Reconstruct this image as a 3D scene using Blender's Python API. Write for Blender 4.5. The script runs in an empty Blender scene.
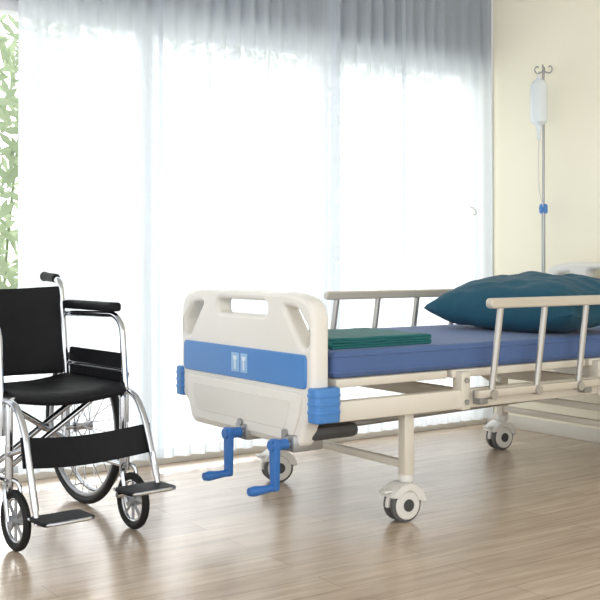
import bpy, bmesh, math, random
from mathutils import Vector, Matrix, noise
random.seed(7)
S=bpy.context.scene
S.view_settings.view_transform='Standard'
S.view_settings.look='None'
PI=math.pi

# ---------------- materials ----------------
def mat(name,col,rough=.5,metal=0,spec=.5,var=0.0,vscale=8,bump=0,bscale=60,alpha=1,trans=0,sheen=0):
    m=bpy.data.materials.new(name); m.use_nodes=True
    nt=m.node_tree; b=nt.nodes['Principled BSDF']
    b.inputs['Base Color'].default_value=(*col,1)
    b.inputs['Roughness'].default_value=rough
    b.inputs['Metallic'].default_value=metal
    b.inputs['Specular IOR Level'].default_value=spec
    b.inputs['Transmission Weight'].default_value=trans
    b.inputs['Sheen Weight'].default_value=sheen
    tc=nt.nodes.new('ShaderNodeTexCoord')
    if var>0:
        n=nt.nodes.new('ShaderNodeTexNoise'); n.inputs['Scale'].default_value=vscale
        nt.links.new(tc.outputs['Object'],n.inputs['Vector'])
        mx=nt.nodes.new('ShaderNodeMix'); mx.data_type='RGBA'
        mx.inputs[6].default_value=(*[c*(1-var) for c in col],1)
        mx.inputs[7].default_value=(*[min(1,c*(1+var)) for c in col],1)
        nt.links.new(n.outputs['Fac'],mx.inputs[0]); nt.links.new(mx.outputs[2],b.inputs['Base Color'])
    if bump>0:
        n2=nt.nodes.new('ShaderNodeTexNoise'); n2.inputs['Scale'].default_value=bscale
        nt.links.new(tc.outputs['Object'],n2.inputs['Vector'])
        bp=nt.nodes.new('ShaderNodeBump'); bp.inputs['Strength'].default_value=bump; bp.inputs['Distance'].default_value=.01
        nt.links.new(n2.outputs['Fac'],bp.inputs['Height']); nt.links.new(bp.outputs[0],b.inputs['Normal'])
    return m
CREAM=mat('cream_abs',(.78,.755,.70),.35,var=.02)
CREAMP=mat('cream_panel',(.74,.715,.66),.45,var=.02)
BEAM=mat('cream_steel',(.70,.65,.56),.35,var=.03)
RAIL=mat('rail_champagne',(.60,.55,.47),.35,metal=.2,var=.03)
BLUEP=mat('blue_plastic',(.065,.225,.55),.38,var=.05)
BLUEC=mat('blue_crank',(.03,.15,.45),.35,var=.05)
LBLUE=mat('label_blue',(.30,.50,.75),.5,var=.03)
WHITE=mat('white_label',(.7,.78,.86),.5,var=.02)
MATT=mat('mattress_blue',(.07,.13,.30),.75,var=.10,vscale=5,bump=.25,bscale=18,sheen=.1)
PILLOW=mat('pillow_teal',(.004,.075,.125),.8,var=.15,vscale=6,bump=.25,bscale=25,sheen=.05)
TOWEL=mat('towel_green',(.006,.13,.13),.85,var=.15,vscale=15,bump=.3,bscale=120,sheen=.1)
STEEL=mat('steel_grey',(.36,.36,.36),.35,metal=.7,var=.05)
ALU=mat('aluminium',(.45,.43,.40),.35,metal=.6,var=.03)
DARK=mat('dark_grey_plastic',(.05,.05,.05),.5,var=.1)
TYRE=mat('tyre_grey',(.10,.10,.10),.6,var=.1)
CASTW=mat('caster_white',(.74,.72,.68),.4,var=.03)
CHROME=mat('chrome',(.52,.53,.55),.16,metal=1,var=.02)
BLACKV=mat('black_vinyl',(.006,.006,.008),.62,var=.3,vscale=4,bump=.2,bscale=40,spec=.25)
RUBBER=mat('black_rubber',(.010,.010,.010),.6,var=.2,spec=.3)
GREYW=mat('grey_rim',(.35,.36,.38),.4,metal=.5,var=.05)
WALLW=mat('paint_bluegrey',(.26,.28,.32),.7,var=.02,vscale=2)
WALLY=mat('paint_cream_yellow',(.92,.865,.70),.75,var=.02,vscale=1.5,bump=.03,bscale=120)
CEIL=mat('ceiling_paint',(.82,.82,.80),.8,var=.01)
TRIM=mat('trim_beige',(.72,.68,.60),.5,var=.04)
FRAME=mat('window_frame_white',(.75,.77,.8),.4,var=.02)
BAG=mat('iv_plastic',(.75,.80,.82),.25,var=.02)
TUBE=mat('iv_tube',(.6,.62,.62),.3,var=.02)
CONC=mat('terrace_concrete',(.80,.80,.78),.9,var=.1,vscale=2)

# floor
FL=bpy.data.materials.new('laminate_floor'); FL.use_nodes=True
nt=FL.node_tree; b=nt.nodes['Principled BSDF']
tc=nt.nodes.new('ShaderNodeTexCoord')
br=nt.nodes.new('ShaderNodeTexBrick'); br.offset=.37
br.inputs['Scale'].default_value=1; br.inputs['Brick Width'].default_value=1.1; br.inputs['Row Height'].default_value=.13
br.inputs['Mortar Size'].default_value=.0015; br.inputs['Mortar Smooth'].default_value=.3
br.inputs['Color1'].default_value=(.58,.47,.36,1); br.inputs['Color2'].default_value=(.49,.39,.30,1)
br.inputs['Mortar'].default_value=(.28,.215,.16,1)
nt.links.new(tc.outputs['Object'],br.inputs['Vector'])
mp=nt.nodes.new('ShaderNodeMapping'); mp.inputs['Scale'].default_value=(1.4,16,1)
nt.links.new(tc.outputs['Object'],mp.inputs['Vector'])
nz=nt.nodes.new('ShaderNodeTexNoise'); nz.inputs['Scale'].default_value=2.2; nz.inputs['Detail'].default_value=6; nz.inputs['Distortion'].default_value=.6
nt.links.new(mp.outputs[0],nz.inputs['Vector'])
rp=nt.nodes.new('ShaderNodeValToRGB'); rp.color_ramp.elements[0].position=.3; rp.color_ramp.elements[1].position=.7
rp.color_ramp.elements[0].color=(.78,.76,.74,1); rp.color_ramp.elements[1].color=(1.13,1.13,1.13,1)
nt.links.new(nz.outputs['Fac'],rp.inputs[0])
mx=nt.nodes.new('ShaderNodeMix'); mx.data_type='RGBA'; mx.blend_type='MULTIPLY'; mx.inputs[0].default_value=1
nt.links.new(br.outputs['Color'],mx.inputs[6]); nt.links.new(rp.outputs[0],mx.inputs[7])
nt.links.new(mx.outputs[2],b.inputs['Base Color'])
b.inputs['Roughness'].default_value=.24; b.inputs['Specular IOR Level'].default_value=.55

# sheer curtain
CU=bpy.data.materials.new('sheer_curtain'); CU.use_nodes=True
nt=CU.node_tree; nt.nodes.clear()
o=nt.nodes.new('ShaderNodeOutputMaterial'); tr=nt.nodes.new('ShaderNodeBsdfTransparent')
tl=nt.nodes.new('ShaderNodeBsdfTranslucent'); df=nt.nodes.new('ShaderNodeBsdfDiffuse')
tl.inputs[0].default_value=(.82,.855,.89,1); df.inputs[0].default_value=(.60,.65,.72,1)
m1=nt.nodes.new('ShaderNodeMixShader'); m1.inputs[0].default_value=.36
nt.links.new(tl.outputs[0],m1.inputs[1]); nt.links.new(df.outputs[0],m1.inputs[2])
m2=nt.nodes.new('ShaderNodeMixShader')
tc=nt.nodes.new('ShaderNodeTexCoord'); mp=nt.nodes.new('ShaderNodeMapping'); mp.inputs['Scale'].default_value=(30,1,.35)
nz=nt.nodes.new('ShaderNodeTexNoise'); nz.inputs['Scale'].default_value=1; nz.inputs['Detail'].default_value=3
nt.links.new(tc.outputs['Object'],mp.inputs[0]); nt.links.new(mp.outputs[0],nz.inputs['Vector'])
mr=nt.nodes.new('ShaderNodeMapRange'); mr.inputs[1].default_value=.3; mr.inputs[2].default_value=.7; mr.inputs[3].default_value=.79; mr.inputs[4].default_value=.94
nt.links.new(nz.outputs['Fac'],mr.inputs[0]); nt.links.new(mr.outputs[0],m2.inputs[0])
nt.links.new(tr.outputs[0],m2.inputs[1]); nt.links.new(m1.outputs[0],m2.inputs[2]); nt.links.new(m2.outputs[0],o.inputs[0])

def leafmat(name,c1,c2):
    m=bpy.data.materials.new(name); m.use_nodes=True
    nt=m.node_tree; nt.nodes.clear()
    o=nt.nodes.new('ShaderNodeOutputMaterial'); d=nt.nodes.new('ShaderNodeBsdfDiffuse'); t=nt.nodes.new('ShaderNodeBsdfTranslucent')
    n=nt.nodes.new('ShaderNodeTexNoise'); n.inputs['Scale'].default_value=5
    r=nt.nodes.new('ShaderNodeMix'); r.data_type='RGBA'; r.inputs[6].default_value=(*c1,1); r.inputs[7].default_value=(*c2,1)
    nt.links.new(n.outputs['Fac'],r.inputs[0])
    nt.links.new(r.outputs[2],d.inputs[0]); nt.links.new(r.outputs[2],t.inputs[0])
    x=nt.nodes.new('ShaderNodeMixShader'); nt.links.new(d.outputs[0],x.inputs[1]); nt.links.new(t.outputs[0],x.inputs[2]); nt.links.new(x.outputs[0],o.inputs[0])
    return m
LEAF=leafmat('bamboo_leaf',(.22,.29,.17),(.50,.57,.40))

# ---------------- mesh helpers ----------------
def empty(name,loc=(0,0,0),rz=0):
    e=bpy.data.objects.new(name,None); e.empty_display_size=.1
    e.location=loc; e.rotation_euler=(0,0,rz); S.collection.objects.link(e)
    return e
def finish(me,name,m,parent=None,world=True,smooth=True):
    ob=bpy.data.objects.new(name,me); S.collection.objects.link(ob)
    if m: me.materials.append(m)
    if smooth:
        for p in me.polygons: p.use_smooth=True
        try: me.set_sharp_from_angle(angle=math.radians(40))
        except Exception: pass
    if parent:
        ob.parent=parent
        if world: ob.matrix_parent_inverse=(Matrix.Translation(parent.location)@Matrix.Rotation(parent.rotation_euler[2],4,'Z')).inverted()
    return ob
def box(name,lo,hi,m,parent=None,world=True,bev=.004,seg=2):
    bm=bmesh.new(); bmesh.ops.create_cube(bm,size=1)
    lo=Vector(lo);hi=Vector(hi)
    for v in bm.verts: v.co=Vector((lo[i]+(v.co[i]+.5)*(hi[i]-lo[i]) for i in range(3)))
    if bev>0:
        bmesh.ops.bevel(bm,geom=bm.edges[:],offset=min(bev,min(hi-lo)*.45),segments=seg,profile=.5,affect='EDGES')
    me=bpy.data.meshes.new(name); bm.to_mesh(me); bm.free()
    return finish(me,name,m,parent,world)
def smoothpath(pts,n=8,closed=False):
    P=[Vector(p) for p in pts]; out=[]
    N=len(P); rng=N if closed else N-1
    for i in range(rng):
        if closed: a,b_,c,d=P[i-1],P[i],P[(i+1)%N],P[(i+2)%N]
        else: a,b_,c,d=P[max(i-1,0)],P[i],P[i+1],P[min(i+2,N-1)]
        for k in range(n):
            t=k/n
            out.append(.5*((2*b_)+(c-a)*t+(2*a-5*b_+4*c-d)*t*t+(-a+3*b_-3*c+d)*t**3))
    if not closed: out.append(P[-1])
    return out
def fillet(pts,r=.04,n=6):
    P=[Vector(p) for p in pts]; out=[P[0]]
    for i in range(1,len(P)-1):
        a,b_,c=P[i-1],P[i],P[i+1]
        rr=min(r,(a-b_).length*.49,(c-b_).length*.49)
        p0=b_+(a-b_).normalized()*rr; p1=b_+(c-b_).normalized()*rr
        for k in range(n+1):
            t=k/n; out.append((1-t)**2*p0+2*t*(1-t)*b_+t*t*p1)
    out.append(P[-1]); return out
def tube(name,pts,r,m,parent=None,world=True,closed=False,seg=12,sx=1.0,radii=None,bmi=None):
    P=[Vector(p) for p in pts]; N=len(P)
    bm=bmi or bmesh.new(); rings=[]
    def tan(i):
        if closed: return (P[(i+1)%N]-P[i-1]).normalized()
        return (P[min(i+1,N-1)]-P[max(i-1,0)]).normalized()
    t0=tan(0); up=Vector((0,0,1)) if abs(t0.z)<.9 else Vector((1,0,0))
    nrm=(up-t0*up.dot(t0)).normalized()
    for i in range(N):
        t=tan(i); nrm=(nrm-t*nrm.dot(t)).normalized(); bn=t.cross(nrm)
        rr=radii[i] if radii else r
        rings.append([bm.verts.new(P[i]+(nrm*math.cos(2*PI*k/seg)+bn*math.sin(2*PI*k/seg)*sx)*rr) for k in range(seg)])
    M=N if closed else N-1
    for i in range(M):
        A=rings[i];B=rings[(i+1)%N]
        for k in range(seg): bm.faces.new((A[k],A[(k+1)%seg],B[(k+1)%seg],B[k]))
    if not closed:
        bm.faces.new(rings[0][::-1]); bm.faces.new(rings[-1])
    if bmi: return
    bmesh.ops.recalc_face_normals(bm,faces=bm.faces[:])
    me=bpy.data.meshes.new(name); bm.to_mesh(me); bm.free()
    return finish(me,name,m,parent,world)
def ringpts(c,axis,r,n=64):
    axis=Vector(axis).normalized(); up=Vector((0,0,1)) if abs(axis.z)<.9 else Vector((1,0,0))
    a=(up-axis*up.dot(axis)).normalized(); b_=axis.cross(a); c=Vector(c)
    return [c+(a*math.cos(2*PI*k/n)+b_*math.sin(2*PI*k/n))*r for k in range(n)]
def lathe(name,prof,m,parent,world=True,c=(0,0,0),axis='Z',seg=32):
    bm=bmesh.new(); rings=[]; c=Vector(c)
    for r,h in prof:
        ring=[]
        for k in range(seg):
            a=2*PI*k/seg; u,v=math.cos(a)*r,math.sin(a)*r
            p={'Z':Vector((u,v,h)),'Y':Vector((u,h,v)),'X':Vector((h,u,v))}[axis]
            ring.append(bm.verts.new(c+p))
        rings.append(ring)
    for A,B in zip(rings,rings[1:]):
        for k in range(seg): bm.faces.new((A[k],A[(k+1)%seg],B[(k+1)%seg],B[k]))
    bm.faces.new(rings[0][::-1]); bm.faces.new(rings[-1])
    bmesh.ops.recalc_face_normals(bm,faces=bm.faces[:])
    me=bpy.data.meshes.new(name); bm.to_mesh(me); bm.free()
    return finish(me,name,m,parent,world)
def rrect(y0,y1,z0,z1,r,n=6):
    r=min(r,(y1-y0)*.49,(z1-z0)*.49); out=[]
    for cx,cz,a0 in ((y1-r,z1-r,0),(y0+r,z1-r,90),(y0+r,z0+r,180),(y1-r,z0+r,270)):
        for k in range(n+1):
            a=math.radians(a0+90*k/n); out.append((cx+r*math.cos(a),cz+r*math.sin(a)))
    return out
def rpoly(pts,r,n=6):
    out=[]; N=len(pts)
    for i in range(N):
        a=Vector(pts[i-1]);b_=Vector(pts[i]);c=Vector(pts[(i+1)%N])
        rad=r[i] if isinstance(r,(list,tuple)) else r
        rr=min(rad,(a-b_).length*.48,(c-b_).length*.48)
        p0=b_+(a-b_).normalized()*rr; p1=b_+(c-b_).normalized()*rr
        for k in range(n+1):
            t=k/n; q=(1-t)**2*p0+2*t*(1-t)*b_+t*t*p1; out.append((q.x,q.y))
    return out
def plate(name,loops,x0,x1,m,parent,world=True,bev=.01,plane='YZ'):
    """closed 2D loops (first outer, rest holes) extruded between x0..x1"""
    cu=bpy.data.curves.new(name+'_c','CURVE'); cu.dimensions='2D'; cu.fill_mode='BOTH'
    for L in loops:
        sp=cu.splines.new('POLY'); sp.points.add(len(L)-1)
        for i,(a,b_) in enumerate(L): sp.points[i].co=(a,b_,0,1)
        sp.use_cyclic_u=True
    cu.extrude=(x1-x0)/2-bev; cu.bevel_depth=bev; cu.bevel_resolution=3; cu.offset=-bev
    ob=bpy.data.objects.new(name+'_t',cu); S.collection.objects.link(ob)
    dg=bpy.context.evaluated_depsgraph_get(); dg.update()
    me=bpy.data.meshes.new_from_object(ob.evaluated_get(dg)); bpy.data.objects.remove(ob); bpy.data.curves.remove(cu)
    me.materials.clear(); me.name=name
    xm=(x0+x1)/2
    for v in me.vertices:
        a,b_,c=v.co
        v.co=Vector((xm+c,a,b_)) if plane=='YZ' else (Vector((a,xm+c,b_)) if plane=='XZ' else Vector((a,b_,xm+c)))
    return finish(me,name,m,parent,world)

# ---------------- room ----------------
XW=4.28; YW=4.26; H=2.75
X0=-2.2; Y0=-1.6
box('floor',(X0,Y0,-.1),(XW+.15,YW+.2,0),FL,bev=0)
box('ceiling',(X0,Y0,H),(XW+.15,YW+.2,H+.1),CEIL,bev=0)
box('wall_right',(XW,Y0,0),(XW+.15,YW+.2,H),WALLY,bev=0)
WH=2.035
w=empty('wall_window',(0,YW,0))
box('lintel',(X0,YW-.03,WH),(XW,YW+.2,H),WALLW,w,bev=0)
box('lintel_post',(3.10,YW-.036,WH),(3.17,YW-.03,H),FRAME,w,bev=0)
box('pier',(X0,YW,0),(.2,YW+.2,WH),WALLW,w,bev=0)
wn=empty('window_1',(2.2,YW+.1,0))
box('frame_top',(.2,YW+.05,WH-.05),(XW,YW+.13,WH),FRAME,wn)
box('frame_bottom',(.2,YW+.03,0),(XW,YW+.15,.06),FRAME,wn)
for i,x in enumerate((.2,1.18,2.14,3.15,4.25)):
    box(f'mullion_{i}',(x,YW+.05,.06),(x+(.05 if i<4 else .03),YW+.13,WH-.05),FRAME,wn)
box('baseboard_window',(X0,YW-.02,0),(XW-.015,YW,.035),TRIM,bev=.003)
box('baseboard_right',(XW-.015,Y0,0),(XW,YW,.07),TRIM,bev=.003)
box('trim_corner',(XW-.02,YW-.06,.07),(XW,YW-.03,H),FRAME,bev=.003)

# curtains
def curtain(name,x0,x1,yc,z0,z1,seed,per=.085,amp=.022):
    bm=bmesh.new(); nx=int((x1-x0)/.006); nz_=14
    rows=[]
    for j in range(nz_+1):
        z=z0+(z1-z0)*j/nz_; row=[]
        for i in range(nx+1):
            x=x0+(x1-x0)*i/nx
            ph=2*PI*x/per+3*noise.noise((x*2.3,seed,z*.25))+seed
            a=amp*(.6+.6*noise.noise((x*3.1,seed+5,z*.4)))
            sn=math.sin(ph); sn=math.copysign(abs(sn)**.8,sn)
            y=yc+a*sn+.008*noise.noise((x*6,seed+9,z*.8))
            xx=x+.008*noise.noise((x*4,seed,z*1.2))*(1-j/nz_)
            row.append(bm.verts.new((xx,y,z)))
        rows.append(row)
    for A,B in zip(rows,rows[1:]):
        for i in range(nx): bm.faces.new((A[i],A[i+1],B[i+1],B[i]))
    me=bpy.data.meshes.new(name); bm.to_mesh(me); bm.free()
    for p in me.polygons: p.use_smooth=True
    return me
cr=empty('sheer_curtain',(2.2,4.19,0))
for i,(a,b_,yc) in enumerate(((1.51,2.175,4.190),(2.155,3.175,4.180),(3.13,3.60,4.190),(3.58,4.25,4.184))):
    ob=finish(curtain('c',a,b_,yc,.04,2.68,i*3.7+1),f'panel_{i+1}',CU,cr,smooth=False)
finish(curtain('c2',.2,.75,4.17,.04,2.68,33,per=.05,amp=.03),'panel_gathered',CU,cr,smooth=False)
tube('track',[(.1,4.19,2.69),(4.26,4.19,2.69)],.012,FRAME,cr)
for i in range(9):
    box(f'track_bracket_{i}',(.3+i*.48,4.18,2.69),(.33+i*.48,4.20,H),FRAME,cr,bev=0)
tube('tieback_hook',smoothpath([(4.07,4.18,1.225),(4.07,4.145,1.215),(4.075,4.13,1.19),(4.067,4.135,1.178),(4.062,4.145,1.186)]),.003,ALU,cr)

# outside
box('terrace_ground',(-6,YW+.2,-.25),(14,14,-.12),CONC,bev=0)
def bamboo(name,cx,cy,nst,nl,spread,zmax,seed,zmin=.3):
    random.seed(seed)
    e=empty(name,(cx,cy,-.12))
    bm=bmesh.new(); stems=[]
    for i in range(nst):
        x=cx+random.uniform(-spread,spread); y=cy+random.uniform(-.35,.35); h=zmax*random.uniform(.8,1.1)
        dx,dy=random.uniform(-.35,.35),random.uniform(-.2,.2)
        pts=[(x+dx*(t**2),y+dy*t*t,-.12+h*t) for t in [k/6 for k in range(7)]]
        stems.append(pts); tube('',pts,.008,None,bmi=bm,seg=6)
    me=bpy.data.meshes.new(name); bm.to_mesh(me); bm.free()
    finish(me,'stems',LEAF,e)
    bm=bmesh.new()
    for i in range(nl):
        st=random.choice(stems); t=random.uniform(.1,1)*6; k=min(int(t),5); f=t-k
        p=Vector(st[k]).lerp(Vector(st[k+1]),f)+Vector((random.gauss(0,.16),random.gauss(0,.12),random.gauss(0,.1)))
        if p.z<zmin: continue
        L=random.uniform(.08,.17); W=L*.13
        d=Vector((random.uniform(-1,1),random.uniform(-.6,.6),random.uniform(-1.2,.2))).normalized()
        s=d.cross(Vector((random.uniform(-.3,.3),1,random.uniform(-.3,.3)))).normalized()
        v=[bm.verts.new(q) for q in (p,p+d*L*.35+s*W,p+d*L,p+d*L*.35-s*W)]
        bm.faces.new(v)
    me=bpy.data.meshes.new(name+'_l'); bm.to_mesh(me); bm.free()
    finish(me,'leaves',LEAF,e,smooth=False)
bamboo('bamboo_clump',1.80,5.3,7,1300,.25,2.6,3,zmin=.6)
bamboo('bamboo_clump',3.1,6.0,5,1000,.6,3.8,5,zmin=.9)
bamboo('bamboo_clump',4.9,6.2,6,1200,.6,3.8,8,zmin=.9)

# ---------------- bed ----------------
bed=empty('hospital_bed',(3.1,3.24,0))
HWD=.455
YC=3.25; YA,YB=YC-HWD,YC+HWD
def board(pref,x0,x1,top,outer):
    t=top; k=HWD
    out=[(YC-k,.40),(YC-k,t-.03),(YC-.31,t),(YC-.14,t-.005),(YC-.10,t),(YC+.10,t),(YC+.14,t-.005),(YC+.31,t),(YC+k,t-.03),(YC+k,.40),(YC+.40,.37),(YC+.37,.292),(YC-.37,.292),(YC-.40,.37)]
    outer_loop=rpoly(out,[.03,.11,.08,.02,.02,.02,.02,.08,.11,.03,.02,.03,.03,.02])
    holes=[rrect(YC-.17,YC+.17,t-.088,t-.037,.022)]
    for s in (-1,1):
        L=[(YC+s*.275,t-.05),(YC+s*.36,t-.055),(YC+s*.422,t-.12),(YC+s*.422,t-.185),(YC+s*.385,t-.185)]
        if s>0: L=L[::-1]
        holes.append(rpoly(L,.022))
    plate(pref+'panel',[outer_loop]+holes,x0,x1,CREAM,bed,bev=.018)
    xo=x0 if outer<0 else x1
    sg=outer
    lo,hi=(xo-.008,xo+.012) if sg<0 else (xo-.012,xo+.008)
    plate(pref+'blue_stripe',[rrect(YA+.035,YB-.035,.497,.612,.018)],lo,hi,BLUEP,bed,bev=.004)
    lo2,hi2=(xo-.010,xo+.01) if sg<0 else (xo-.01,xo+.010)
    plate(pref+'lower_panel',[rpoly([(YC-.40,.482),(YC+.40,.482),(YC+.375,.385),(YC+.33,.312),(YC-.33,.312),(YC-.375,.385)],.03)],lo2,hi2,CREAM,bed,bev=.006)
    plate(pref+'lower_inset',[rpoly([(YC-.34,.452),(YC+.34,.452),(YC+.30,.35),(YC-.30,.35)],.02)],*((xo-.0125,xo) if sg<0 else (xo,xo+.0125)),CREAMP,bed,bev=.002)
    for s,n in ((-1,'near'),(1,'far')):
        ye=YC+s*HWD
        a,b_=sorted((ye-s*.03,ye+s*.035))
        bx0,bx1=(x0-.010,x1+.025)
        plate(pref+f'bumper_{n}',[rrect(bx0,bx1,a,b_,.02)],.388,.505,BLUEP,bed,bev=.008,plane='XY')
        for q in range(3):
            zz=.418+q*.028
            plate(pref+f'bumper_rib_{n}_{q}',[rrect(bx0-.002,bx1+.002,a-.002,b_+.002,.021)],zz,zz+.010,BLUEP,bed,bev=.002,plane='XY')
board('foot_',2.01,2.08,.822,-1)
board('head_',4.14,4.21,.92,1)
xl=2.001
for y0,y1,z0,z1,mt in ((3.19,3.235,.52,.59,LBLUE),(3.245,3.30,.52,.59,LBLUE)):
    box('label_patch',(xl-.0015,y0,z0),(xl+.002,y1,z1),mt,bed,bev=.001)
for yy_ in (3.212,3.272):
    box('label_mark',(xl-.003,yy_-.012,.565),(xl,yy_+.012,.578),WHITE,bed,bev=0)
    box('label_stem',(xl-.003,yy_-.004,.53),(xl,yy_+.004,.565),WHITE,bed,bev=0)
def mattress():
    bm=bmesh.new(); bmesh.ops.create_cube(bm,size=1)
    lo=Vector((2.10,2.80,.528)); hi=Vector((4.13,3.68,.622))
    for v in bm.verts: v.co=Vector((lo[i]+(v.co[i]+.5)*(hi[i]-lo[i]) for i in range(3)))
    bmesh.ops.bevel(bm,geom=bm.edges[:],offset=.028,segments=5,profile=.6,affect='EDGES')
    me=bpy.data.meshes.new('m'); bm.to_mesh(me); bm.free()
    finish(me,'mattress',MATT,bed)
mattress()
for z in (.548,.604):
    L=[(x,y,z) for x,y in rpoly([(2.10,2.80),(4.13,2.80),(4.13,3.68),(2.10,3.68)],.028)]
    tube('mattress_piping',L,.004,MATT,bed,closed=True,seg=6)
for i,(a,b_) in enumerate(((2.11,2.62),(2.64,3.38),(3.40,4.12))):
    box(f'deck_{i}',(a,2.80,.497),(b_,3.68,.527),BEAM,bed,bev=.006)
for n,y0,y1 in (('near',2.775,2.815),('far',3.665,3.705)):
    box('beam_'+n,(2.06,y0,.385),(4.16,y1,.455),BEAM,bed,bev=.008)
    for x in (2.66,3.42,4.05):
        box('deck_bracket_'+n,(x,y0-.006,.38),(x+.045,y1+.006,.52),BEAM,bed,bev=.006)
    for x in (2.682,3.442):
        s=-1 if n=='near' else 1
        for zz in (.41,.49):
            lathe('bolt',[(.001,0),(.010,0),(.010,.006),(.006,.009),(.001,.009)],STEEL,bed,c=(x-.001,(y0-.015 if s<0 else y1+.006),zz),axis='Y',seg=12)
for i,x in enumerate((2.10,2.70,3.42,4.08)):
    box(f'cross_member_{i}',(x,2.80,.40),(x+.04,3.68,.45),BEAM,bed,bev=.005)
box('gear_cover',(2.05,2.86,.312),(2.26,3.04,.362),DARK,bed,bev=.02)
box('gear_cover_b',(2.05,3.14,.312),(2.26,3.30,.362),DARK,bed,bev=.02)
for y in (2.94,3.23):
    tube('screw_rod',[(1.99,y,.34),(3.4,y,.37)],.014,STEEL,bed)
for i,y in enumerate((2.915,3.215)):
    z=.306
    box(f'crank_mount_{i}',(1.993,y-.03,z-.028),(2.12,y+.05,z+.03),STEEL,bed,bev=.008)
    tube(f'crank_shaft_{i}',[(2.05,y,z),(1.92,y,z)],.013,STEEL,bed)
    tube(f'crank_hub_{i}',[(1.985,y,z),(1.918,y,z)],.019,BLUEC,bed)
    plate(f'crank_arm_{i}',[rpoly([(y-.020,z+.022),(y+.020,z+.022),(y+.014,z-.155),(y-.014,z-.155)],.012)],1.925,1.95,BLUEC,bed,bev=.005)
    P=[(1.945,y,z-.142),(1.92,y,z-.142),(1.895,y,z-.144),(1.855,y,z-.144),(1.835,y,z-.144)]
    tube(f'crank_grip_{i}',P,.015,BLUEC,bed,radii=[.013,.013,.014,.018,.014])
def caster(px,py,rot,n):
    c=empty(n,(px,py,0)); c.parent=bed; c.matrix_parent_inverse=Matrix.Translation(bed.location).inverted()
    c.rotation_euler=(0,0,rot)
    r=.062; q=.018
    for s in (-1,1):
        lathe('wheel_tyre',[(.02,-.012),(r-.008,-.012),(r,-.008),(r,.008),(r-.008,.012),(.02,.012)],TYRE,c,False,c=(-q,s*.020,r),axis='Y')
        lathe('wheel_cap',[(.001,-.003),(r-.014,-.003),(r-.010,0),(r-.014,.004),(.014,.006),(.001,.006)] if s>0 else [(.001,-.006),(.014,-.006),(r-.014,-.004),(r-.010,0),(r-.014,.003),(.001,.003)],CASTW,c,False,c=(-q,s*.034,r),axis='Y')
        lathe('cap_ring',[(.018,-.002),(.022,-.002),(.022,.002),(.018,.002)],DARK,c,False,c=(-q,s*.040,r),axis='Y')
    L=[(-q+math.cos(a)*(r+.008),r+math.sin(a)*(r+.008)) for a in [math.radians(d) for d in range(-5,186,10)]]
    L=L+[(-q-.03,r-.01),(-q+.03,r-.01)]
    plate('hood',[L],-.008,.008,CASTW,c,False,bev=.002,plane='XZ')
    L2=[(-q+math.cos(a)*(r+.014),r+math.sin(a)*(r+.014)) for a in [math.radians(d) for d in range(5,156,10)]]
    L2+= [(-q+math.cos(a)*(r+.002),r+math.sin(a)*(r+.002)) for a in [math.radians(d) for d in range(155,4,-10)]]
    plate('fender',[L2],-.036,.036,CASTW,c,False,bev=.003,plane='XZ')
    for s in (-1,1):
        L3=[(-q+math.cos(a)*(r+.014),r+math.sin(a)*(r+.014)) for a in [math.radians(d) for d in range(5,156,10)]]
        L3+= [(-q+math.cos(a)*(r-.022),r+.012+math.sin(a)*(r-.022)) for a in [math.radians(d) for d in range(155,4,-10)]]
        plate('fender_side',[L3],s*.039-.004,s*.039+.004,CASTW,c,False,bev=.002,plane='XZ')
    box('brake_pedal',(-q-.09,-.02,.108),(-q-.045,.02,.118),CASTW,c,False,bev=.004)
    tube('stem',[(0,0,2*r+.005),(0,0,.17)],.018,CASTW,c,False)
for n,x,y in (('foot_near',2.445,2.83),('foot_far',2.445,3.63),('head_near',3.76,2.83),('head_far',3.76,3.63)):
    box('leg_'+n,(x-.022,y-.02,.155),(x+.022,y+.02,.40),BEAM,bed,bev=.006)
    lathe('leg_collar_'+n,[(.001,.14),(.026,.14),(.03,.15),(.026,.165),(.001,.165)],CASTW,bed,c=(x,y,0))
    caster(x,y,math.radians({'foot_near':-4,'foot_far':-15,'head_near':0,'head_far':-5}[n]),'caster_'+n)
for n,x in (('foot',2.445),('head',3.76)):
    box('leg_crossbar_'+n,(x-.015,2.83,.185),(x+.015,3.63,.213),BEAM,bed,bev=.005)
    if n=='head': box('leg_crossbar_low',(x-.015,2.83,.255),(x+.015,3.63,.285),BEAM,bed,bev=.005)
    for y in (2.83,3.63):
        if n=='head': tube('leg_brace',[(x,y,.30),(x-.2,y,.41)],.011,BEAM,bed)
def siderail(n,y,s):
    x0,x1=2.76,3.86; z=.77
    bar=[(x0,z-.019),(x1,z-.019),(x1,z+.019),(x0,z+.019)]
    plate('rail_top_'+n,[rpoly(bar,.018)],y-.016,y+.016,RAIL,bed,bev=.007,plane='XZ')
    for i in range(5):
        xt=2.825+i*.24; xb=xt-.05
        tube(f'rail_post_{n}_{i}',[(xt,y,z-.015),(xb,y,.43)],.014,ALU,bed,sx=.8)
        lathe('rail_pivot',[(.001,-.02),(.018,-.02),(.018,.02),(.001,.02)],ALU,bed,c=(xb,y,.435),axis='Y',seg=16)
    box('rail_base_'+n,(2.70,y-.012,.425),(3.90,y+.012,.455),RAIL,bed,bev=.005)
    for x in (2.72,3.3,3.85):
        a,b_=sorted((y,y-s*.05)); box('rail_mount_'+n,(x,a,.40),(x+.04,b_,.45),STEEL,bed,bev=.004)
siderail('near',2.735,-1); siderail('far',3.745,1)

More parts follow.
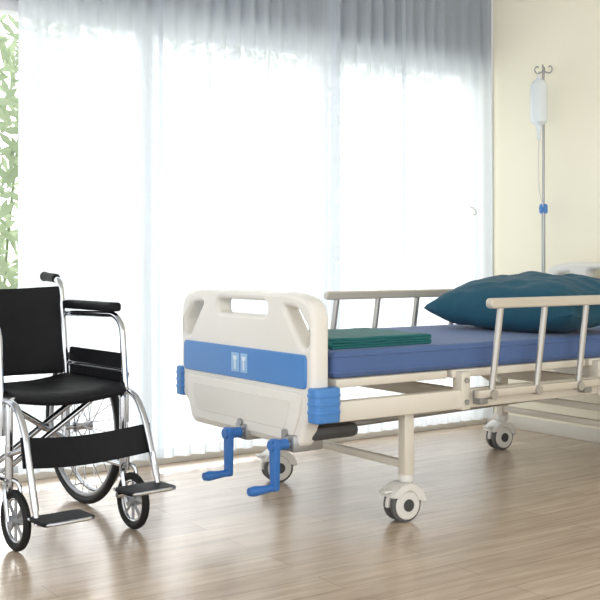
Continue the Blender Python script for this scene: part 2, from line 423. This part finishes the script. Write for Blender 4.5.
def pillow(name,c,L,W,T,rz,tilt):
    bm=bmesh.new(); n=56; g={}
    for side in (1,-1):
        for i in range(n+1):
            for j in range(n+1):
                u=-1+2*i/n; v=-1+2*j/n
                edge=(i in(0,n) or j in(0,n))
                if side<0 and edge: g[(side,i,j)]=g[(1,i,j)]; continue
                f=(max(0,1-abs(u)**3.0))**.50*(max(0,1-abs(v)**3.0))**.50
                cx=u*(1-.07*(1-v*v)**1*abs(u)**3)*W/2*(1); cy=v*(1-.06*(1-u*u)*abs(v)**3)*L/2
                wr=.012*noise.noise((u*3,v*3,side*2))+.010*noise.noise((u*7,v*5,side*5+3))
                rad=math.exp(-3*(1-abs(u))-3*(1-abs(v)))
                h=T*(.68 if side>0 else .32)*f*side+ (wr*f) + .035*rad
                g[(side,i,j)]=bm.verts.new((cx,cy,h))
    for side in (1,-1):
        for i in range(n):
            for j in range(n):
                q=[g[(side,i,j)],g[(side,i+1,j)],g[(side,i+1,j+1)],g[(side,i,j+1)]]
                bm.faces.new(q if side>0 else q[::-1])
    me=bpy.data.meshes.new(name); bm.to_mesh(me); bm.free()
    M=Matrix.Rotation(rz,4,'Z')@Matrix.Rotation(tilt,4,'Y')
    me.transform(M)
    zmin=min(v.co.z for v in me.vertices)
    ob=finish(me,name,PILLOW); ob.location=(c[0],c[1],c[2]-zmin-.004)
    return ob
pillow('pillow',(3.49,3.18,.622),.82,.56,.235,math.radians(4),math.radians(-5))

def towel():
    e=empty('folded_towel',(2.36,3.05,.622))
    x0,x1=2.14,2.60; pts=[]
    z=.622+.0045
    for k in range(4):
        if k%2==0: pts+= [(x0+.006,z),(x1-.006,z)]
        else: pts+=[(x1-.006,z),(x0+.006,z)]
        if k<3:
            xe=x1-.006 if k%2==0 else x0+.006; s=1 if k%2==0 else -1
            for a in (30,60,90,120,150):
                A=math.radians(a); pts.append((xe+s*math.sin(A)*.006,z+.005*(1-math.cos(A))))
        z+=.0095
    d=[]
    for p,q in zip(pts,pts[1:]):
        nn=max(1,int((Vector(q)-Vector(p)).length/.02))
        d+= [tuple(Vector(p).lerp(Vector(q),t/nn)) for t in range(nn)]
    d.append(pts[-1])
    bm=bmesh.new(); ys=[2.86+.40*t/16 for t in range(17)]; rows=[]
    for y in ys:
        ed=.004*noise.noise((y*9,0,1))
        rows.append([bm.verts.new((p[0]+ed+ (y-3.05)*.05,y+.006*noise.noise((p[0]*6,p[1]*200,0)),p[1]+(.003*noise.noise((p[0]*9,y*9,2)) if p[1]>.645 else 0))) for p in d])
    for A,B in zip(rows,rows[1:]):
        for i in range(len(d)-1): bm.faces.new((A[i],A[i+1],B[i+1],B[i]))
    me=bpy.data.meshes.new('towel'); bm.to_mesh(me); bm.free()
    ob=finish(me,'cloth',TOWEL,e,smooth=False)
    for p in me.polygons: p.use_smooth=True
    md=ob.modifiers.new('s','SOLIDIFY'); md.thickness=.008; md.offset=0
towel()

# ---------------- IV pole ----------------
ix,iy=4.185,3.745
iv=empty('iv_drip_stand',(ix,iy,.4))
box('socket',(ix-.06,3.705,.40),(ix+.02,iy+.02,.45),STEEL,iv,bev=.004)
tube('pole_lower',[(ix,iy,.38),(ix,iy,1.20)],.010,STEEL,iv)
tube('pole_upper',[(ix,iy,1.18),(ix,iy,1.93)],.007,STEEL,iv)
lathe('clamp',[(.001,0),(.020,0),(.022,.01),(.022,.04),(.016,.05),(.001,.05)],BLUEP,iv,c=(ix,iy,1.175))
tube('clamp_knob',[(ix,iy,1.20),(ix-.035,iy-.012,1.20)],.010,BLUEP,iv)
for k,a in enumerate((215,305,35,125)):
    A=math.radians(a); d=Vector((math.cos(A),math.sin(A),0)); c=Vector((ix,iy,1.925))
    tube(f'hook_{k}',smoothpath([c,c+d*.018+Vector((0,0,-.01)),c+d*.035+Vector((0,0,-.012)),c+d*.045+Vector((0,0,.008)),c+d*.035+Vector((0,0,.024)),c+d*.025+Vector((0,0,.016))],5),.0035,STEEL,iv,seg=8)
bx,by=ix-.045,iy-.01
lathe('bottle',[(.001,1.885),(.012,1.885),(.014,1.875),(.030,1.865),(.043,1.84),(.044,1.69),(.040,1.65),(.022,1.635),(.013,1.63),(.013,1.61),(.001,1.61)],BAG,iv,c=(bx,by,0))
tube('bottle_hanger',smoothpath([(bx,by,1.88),(bx-.01,by,1.90),(bx,by,1.915),(bx+.01,by,1.90),(bx,by,1.88)]),.002,TUBE,iv,seg=6)
lathe('drip_chamber',[(.001,1.555),(.006,1.555),(.010,1.565),(.010,1.605),(.006,1.62),(.001,1.62)],BAG,iv,c=(bx,by,0))
tube('line',smoothpath([(bx,by,1.56),(bx-.004,by,1.4),(bx+.008,by,1.27),(ix-.015,iy-.012,1.20),(ix-.02,iy-.015,1.0),(ix-.01,iy-.015,.80),(ix-.03,iy-.015,.66)]),.0025,TUBE,iv,seg=6)

# ---------------- wheelchair ----------------
wc=empty('wheelchair',(1.338,3.719,0),math.atan2(-.998,.0826))
def T(n,p,r,m,**k): return tube(n,p,r,m,wc,False,**k)
R=.295
for s,n in ((1,'left'),(-1,'right')):
    yw=s*.265
    T('tyre_'+n,ringpts((0,yw,R),(0,1,0),R-.014,72),.014,RUBBER,closed=True)
    T('rim_'+n,ringpts((0,yw,R),(0,1,0),R-.034,72),.009,GREYW,closed=True)
    T('handrim_'+n,ringpts((0,yw+s*.045,R),(0,1,0),R-.045,72),.008,CHROME,closed=True)
    for k in range(6):
        a=2*PI*k/6+.2; r1=R-.040
        T('handrim_tab_'+n,[(math.cos(a)*r1,yw,R+math.sin(a)*r1),(math.cos(a)*(R-.045),yw+s*.045,R+math.sin(a)*(R-.045))],.004,CHROME,seg=6)
    lathe('hub_'+n,[(.001,-.035),(.02,-.035),(.02,-.03),(.014,-.027),(.014,.027),(.02,.03),(.02,.035),(.001,.035)],CHROME,wc,False,c=(0,yw,R),axis='Y',seg=20)
    bm=bmesh.new()
    for k in range(28):
        a=2*PI*k/28; off=(.5 if k%4<2 else -.5); a0=a+off; ys=(.028 if k%2 else -.028)
        tube('',[(math.cos(a0)*.018,yw+ys,R+math.sin(a0)*.018),(math.cos(a)*(R-.036),yw,R+math.sin(a)*(R-.036))],.0016,None,seg=5,bmi=bm)
    me=bpy.data.meshes.new('spokes'); bm.to_mesh(me); bm.free(); finish(me,'spokes_'+n,CHROME,wc,False)
    yf=s*.21
    T('axle_'+n,[(0,yf-s*.02,R),(0,yw+s*.04,R)],.009,CHROME)
    T('back_post_'+n,fillet([(-.015,yf,.20),(-.03,yf,.52),(-.065,yf,.79),(-.078,yf,.852),(-.18,yf,.862)],.03),.0125,CHROME)
    T('grip_'+n,[(-.11,yf,.859),(-.19,yf,.864),(-.21,yf,.865)],.018,RUBBER,radii=[.018,.017,.020])
    T('lower_rail_'+n,[(-.02,yf,.215),(.40,yf,.215)],.011,CHROME)
    T('seat_rail_'+n,[(-.03,yf,.475),(.43,yf,.475)],.0125,CHROME)
    T('front_post_'+n,fillet([(.40,yf,.17),(.40,yf,.46),(.37,yf,.475)],.03),.0125,CHROME)
    T('arm_frame_'+n,fillet([(-.06,yf+s*.02,.725),(.31,yf+s*.02,.735),(.36,yf+s*.02,.70),(.385,yf+s*.02,.46),(.385,yf+s*.02,.36)],.05),.0115,CHROME)
    T('arm_frame_lower_'+n,[(-.03,yf+s*.02,.54),(.38,yf+s*.02,.54)],.008,CHROME)
    plate('armrest_'+n,[rpoly([(-.05,yf+s*.02-.026),(.32,yf+s*.02-.026),(.32,yf+s*.02+.026),(-.05,yf+s*.02+.026)],.02)],.745,.778,BLACKV,wc,False,bev=.011,plane='XY')
    plate('skirt_'+n,[rpoly([(-.03,.49),(.37,.49),(.365,.60),(-.03,.60)],.015)],yf+s*.02-.005,yf+s*.02+.005,BLACKV,wc,False,bev=.002,plane='XZ')
    cx=.46; yc=s*.215; rc=.098
    T('caster_tyre_'+n,ringpts((cx,yc,rc),(0,1,0),rc-.013,48),.013,RUBBER,closed=True)
    T('caster_rim_'+n,ringpts((cx,yc,rc),(0,1,0),rc-.029,40),.006,CHROME,closed=True)
    lathe('caster_hub_'+n,[(.001,-.02),(.018,-.02),(.018,.02),(.001,.02)],GREYW,wc,False,c=(cx,yc,rc),axis='Y',seg=16)
    for k in range(8):
        a=2*PI*k/8; T('caster_spoke_'+n,[(cx+math.cos(a)*.014,yc,rc+math.sin(a)*.014),(cx+math.cos(a)*.07,yc,rc+math.sin(a)*.07)],.005,GREYW,seg=6)
    for q in (-1,1):
        T('fork_'+n,fillet([(cx,yc+q*.026,rc),(cx-.03,yc+q*.026,rc+.11),(cx-.05,yc,rc+.125)],.03),.008,CHROME,seg=8)
    T('fork_stem_'+n,[(cx-.05,yc,rc+.10),(cx-.05,yc,.33)],.014,CHROME)
    T('brake_'+n,fillet([(.30,yf+s*.03,.46),(.33,yf+s*.05,.48),(.35,yf+s*.05,.53)],.02),.006,CHROME,seg=8)
    yh=s*.218; fz=.175 if s>0 else .125
    T('hanger_'+n,fillet([(.385,yh,.475),(.465,yh,.47),(.53,yh,.40),(.61,yh,fz+.03)],.06),.0115,CHROME)
    T('hanger_stay_'+n,[(.41,yh,.30),(.55,yh,.34)],.009,CHROME)
    T('foot_tube_'+n,[(.585,yh,fz+.11),(.62,yh,fz-.01)],.009,CHROME)
    yi=s*.06
    a,b_=sorted((yh+s*.02,yi))
    plate('footplate_'+n,[rpoly([(.59,a),(.71,a),(.71,b_),(.59,b_)],.025)],fz,fz+.012,BLACKV,wc,False,bev=.004,plane='XY')
    T('footplate_bar_'+n,[(.62,yh,fz-.008),(.62,yi,fz-.008)],.009,CHROME)
    T('footplate_edge_'+n,fillet([(.595,a+.006,fz+.006),(.71,a+.006,fz+.006),(.71,b_-.006,fz+.006),(.595,b_-.006,fz+.006)],.03),.006,CHROME,seg=8)
    T('tip_lever_'+n,[(-.02,yf,.215),(-.16,yf,.14),(-.20,yf,.14)],.010,CHROME)
T('cross_a',[(.20,-.20,.215),(.20,.20,.475)],.011,CHROME)
T('cross_b',[(.225,.20,.215),(.225,-.20,.475)],.011,CHROME)
T('cross_c',[(.30,-.20,.215),(.30,.20,.475)],.010,CHROME)
lathe('cross_pivot',[(.001,-.02),(.014,-.02),(.014,.02),(.001,.02)],CHROME,wc,False,c=(.212,0,.345),axis='X',seg=14)
def sheet(name,fn,nu,nv,m,th):
    bm=bmesh.new(); g=[[bm.verts.new(fn(i/nu,j/nv)) for j in range(nv+1)] for i in range(nu+1)]
    for i in range(nu):
        for j in range(nv): bm.faces.new((g[i][j],g[i+1][j],g[i+1][j+1],g[i][j+1]))
    me=bpy.data.meshes.new(name); bm.to_mesh(me); bm.free()
    ob=finish(me,name,m,wc,False,smooth=False)
    for p in me.polygons: p.use_smooth=True
    md=ob.modifiers.new('s','SOLIDIFY'); md.thickness=th; md.offset=0
    bv=ob.modifiers.new('b','BEVEL'); bv.width=th*.3; bv.segments=2
    return ob
sheet('seat',lambda u,v:(-.02+u*.45,-.21+v*.42,.493-.022*math.sin(v*PI)+.003*noise.noise((u*4,v*5,1))-.02*max(0,(u-.93)/.07)),24,16,BLACKV,.022)
def backfn(u,v):
    z=.50+u*.33; x=-.028-.048*((z-.52)/.34 if z>.52 else 0)
    return (x-.035*math.sin(v*PI)+.005*noise.noise((u*4,v*5,7)),-.22+v*.44,z-.008*math.sin(v*PI)*u)
sheet('backrest',backfn,16,20,BLACKV,.020)
def strapfn(u,v):
    y=-.235+v*.47; q=math.sin(v*PI)
    return (.548-.045*q-.02*(u-.5),y,.28+u*.095-.024*q)
sheet('calf_strap',strapfn,6,20,BLACKV,.006)

# ---------------- lights / world / camera ----------------
W=bpy.data.worlds.new('world'); S.world=W; W.use_nodes=True
bg=W.node_tree.nodes['Background']; bg.inputs[0].default_value=(.97,.99,1,1); bg.inputs[1].default_value=2.3
sun=bpy.data.lights.new('sun','SUN'); sun.energy=3.9; sun.angle=math.radians(25); sun.color=(1,.98,.95)
so=bpy.data.objects.new('sun',sun); S.collection.objects.link(so)
so.rotation_euler=Vector((-.40,-1,-.5)).to_track_quat('-Z','Y').to_euler()

cam=bpy.data.cameras.new('camera'); co=bpy.data.objects.new('camera',cam); S.collection.objects.link(co)
co.location=(0,0,.93); co.rotation_euler=(PI/2,0,math.radians(55-90))
cam.sensor_width=36; cam.lens=62.4; cam.shift_y=-40/600; cam.clip_start=.05
S.camera=co
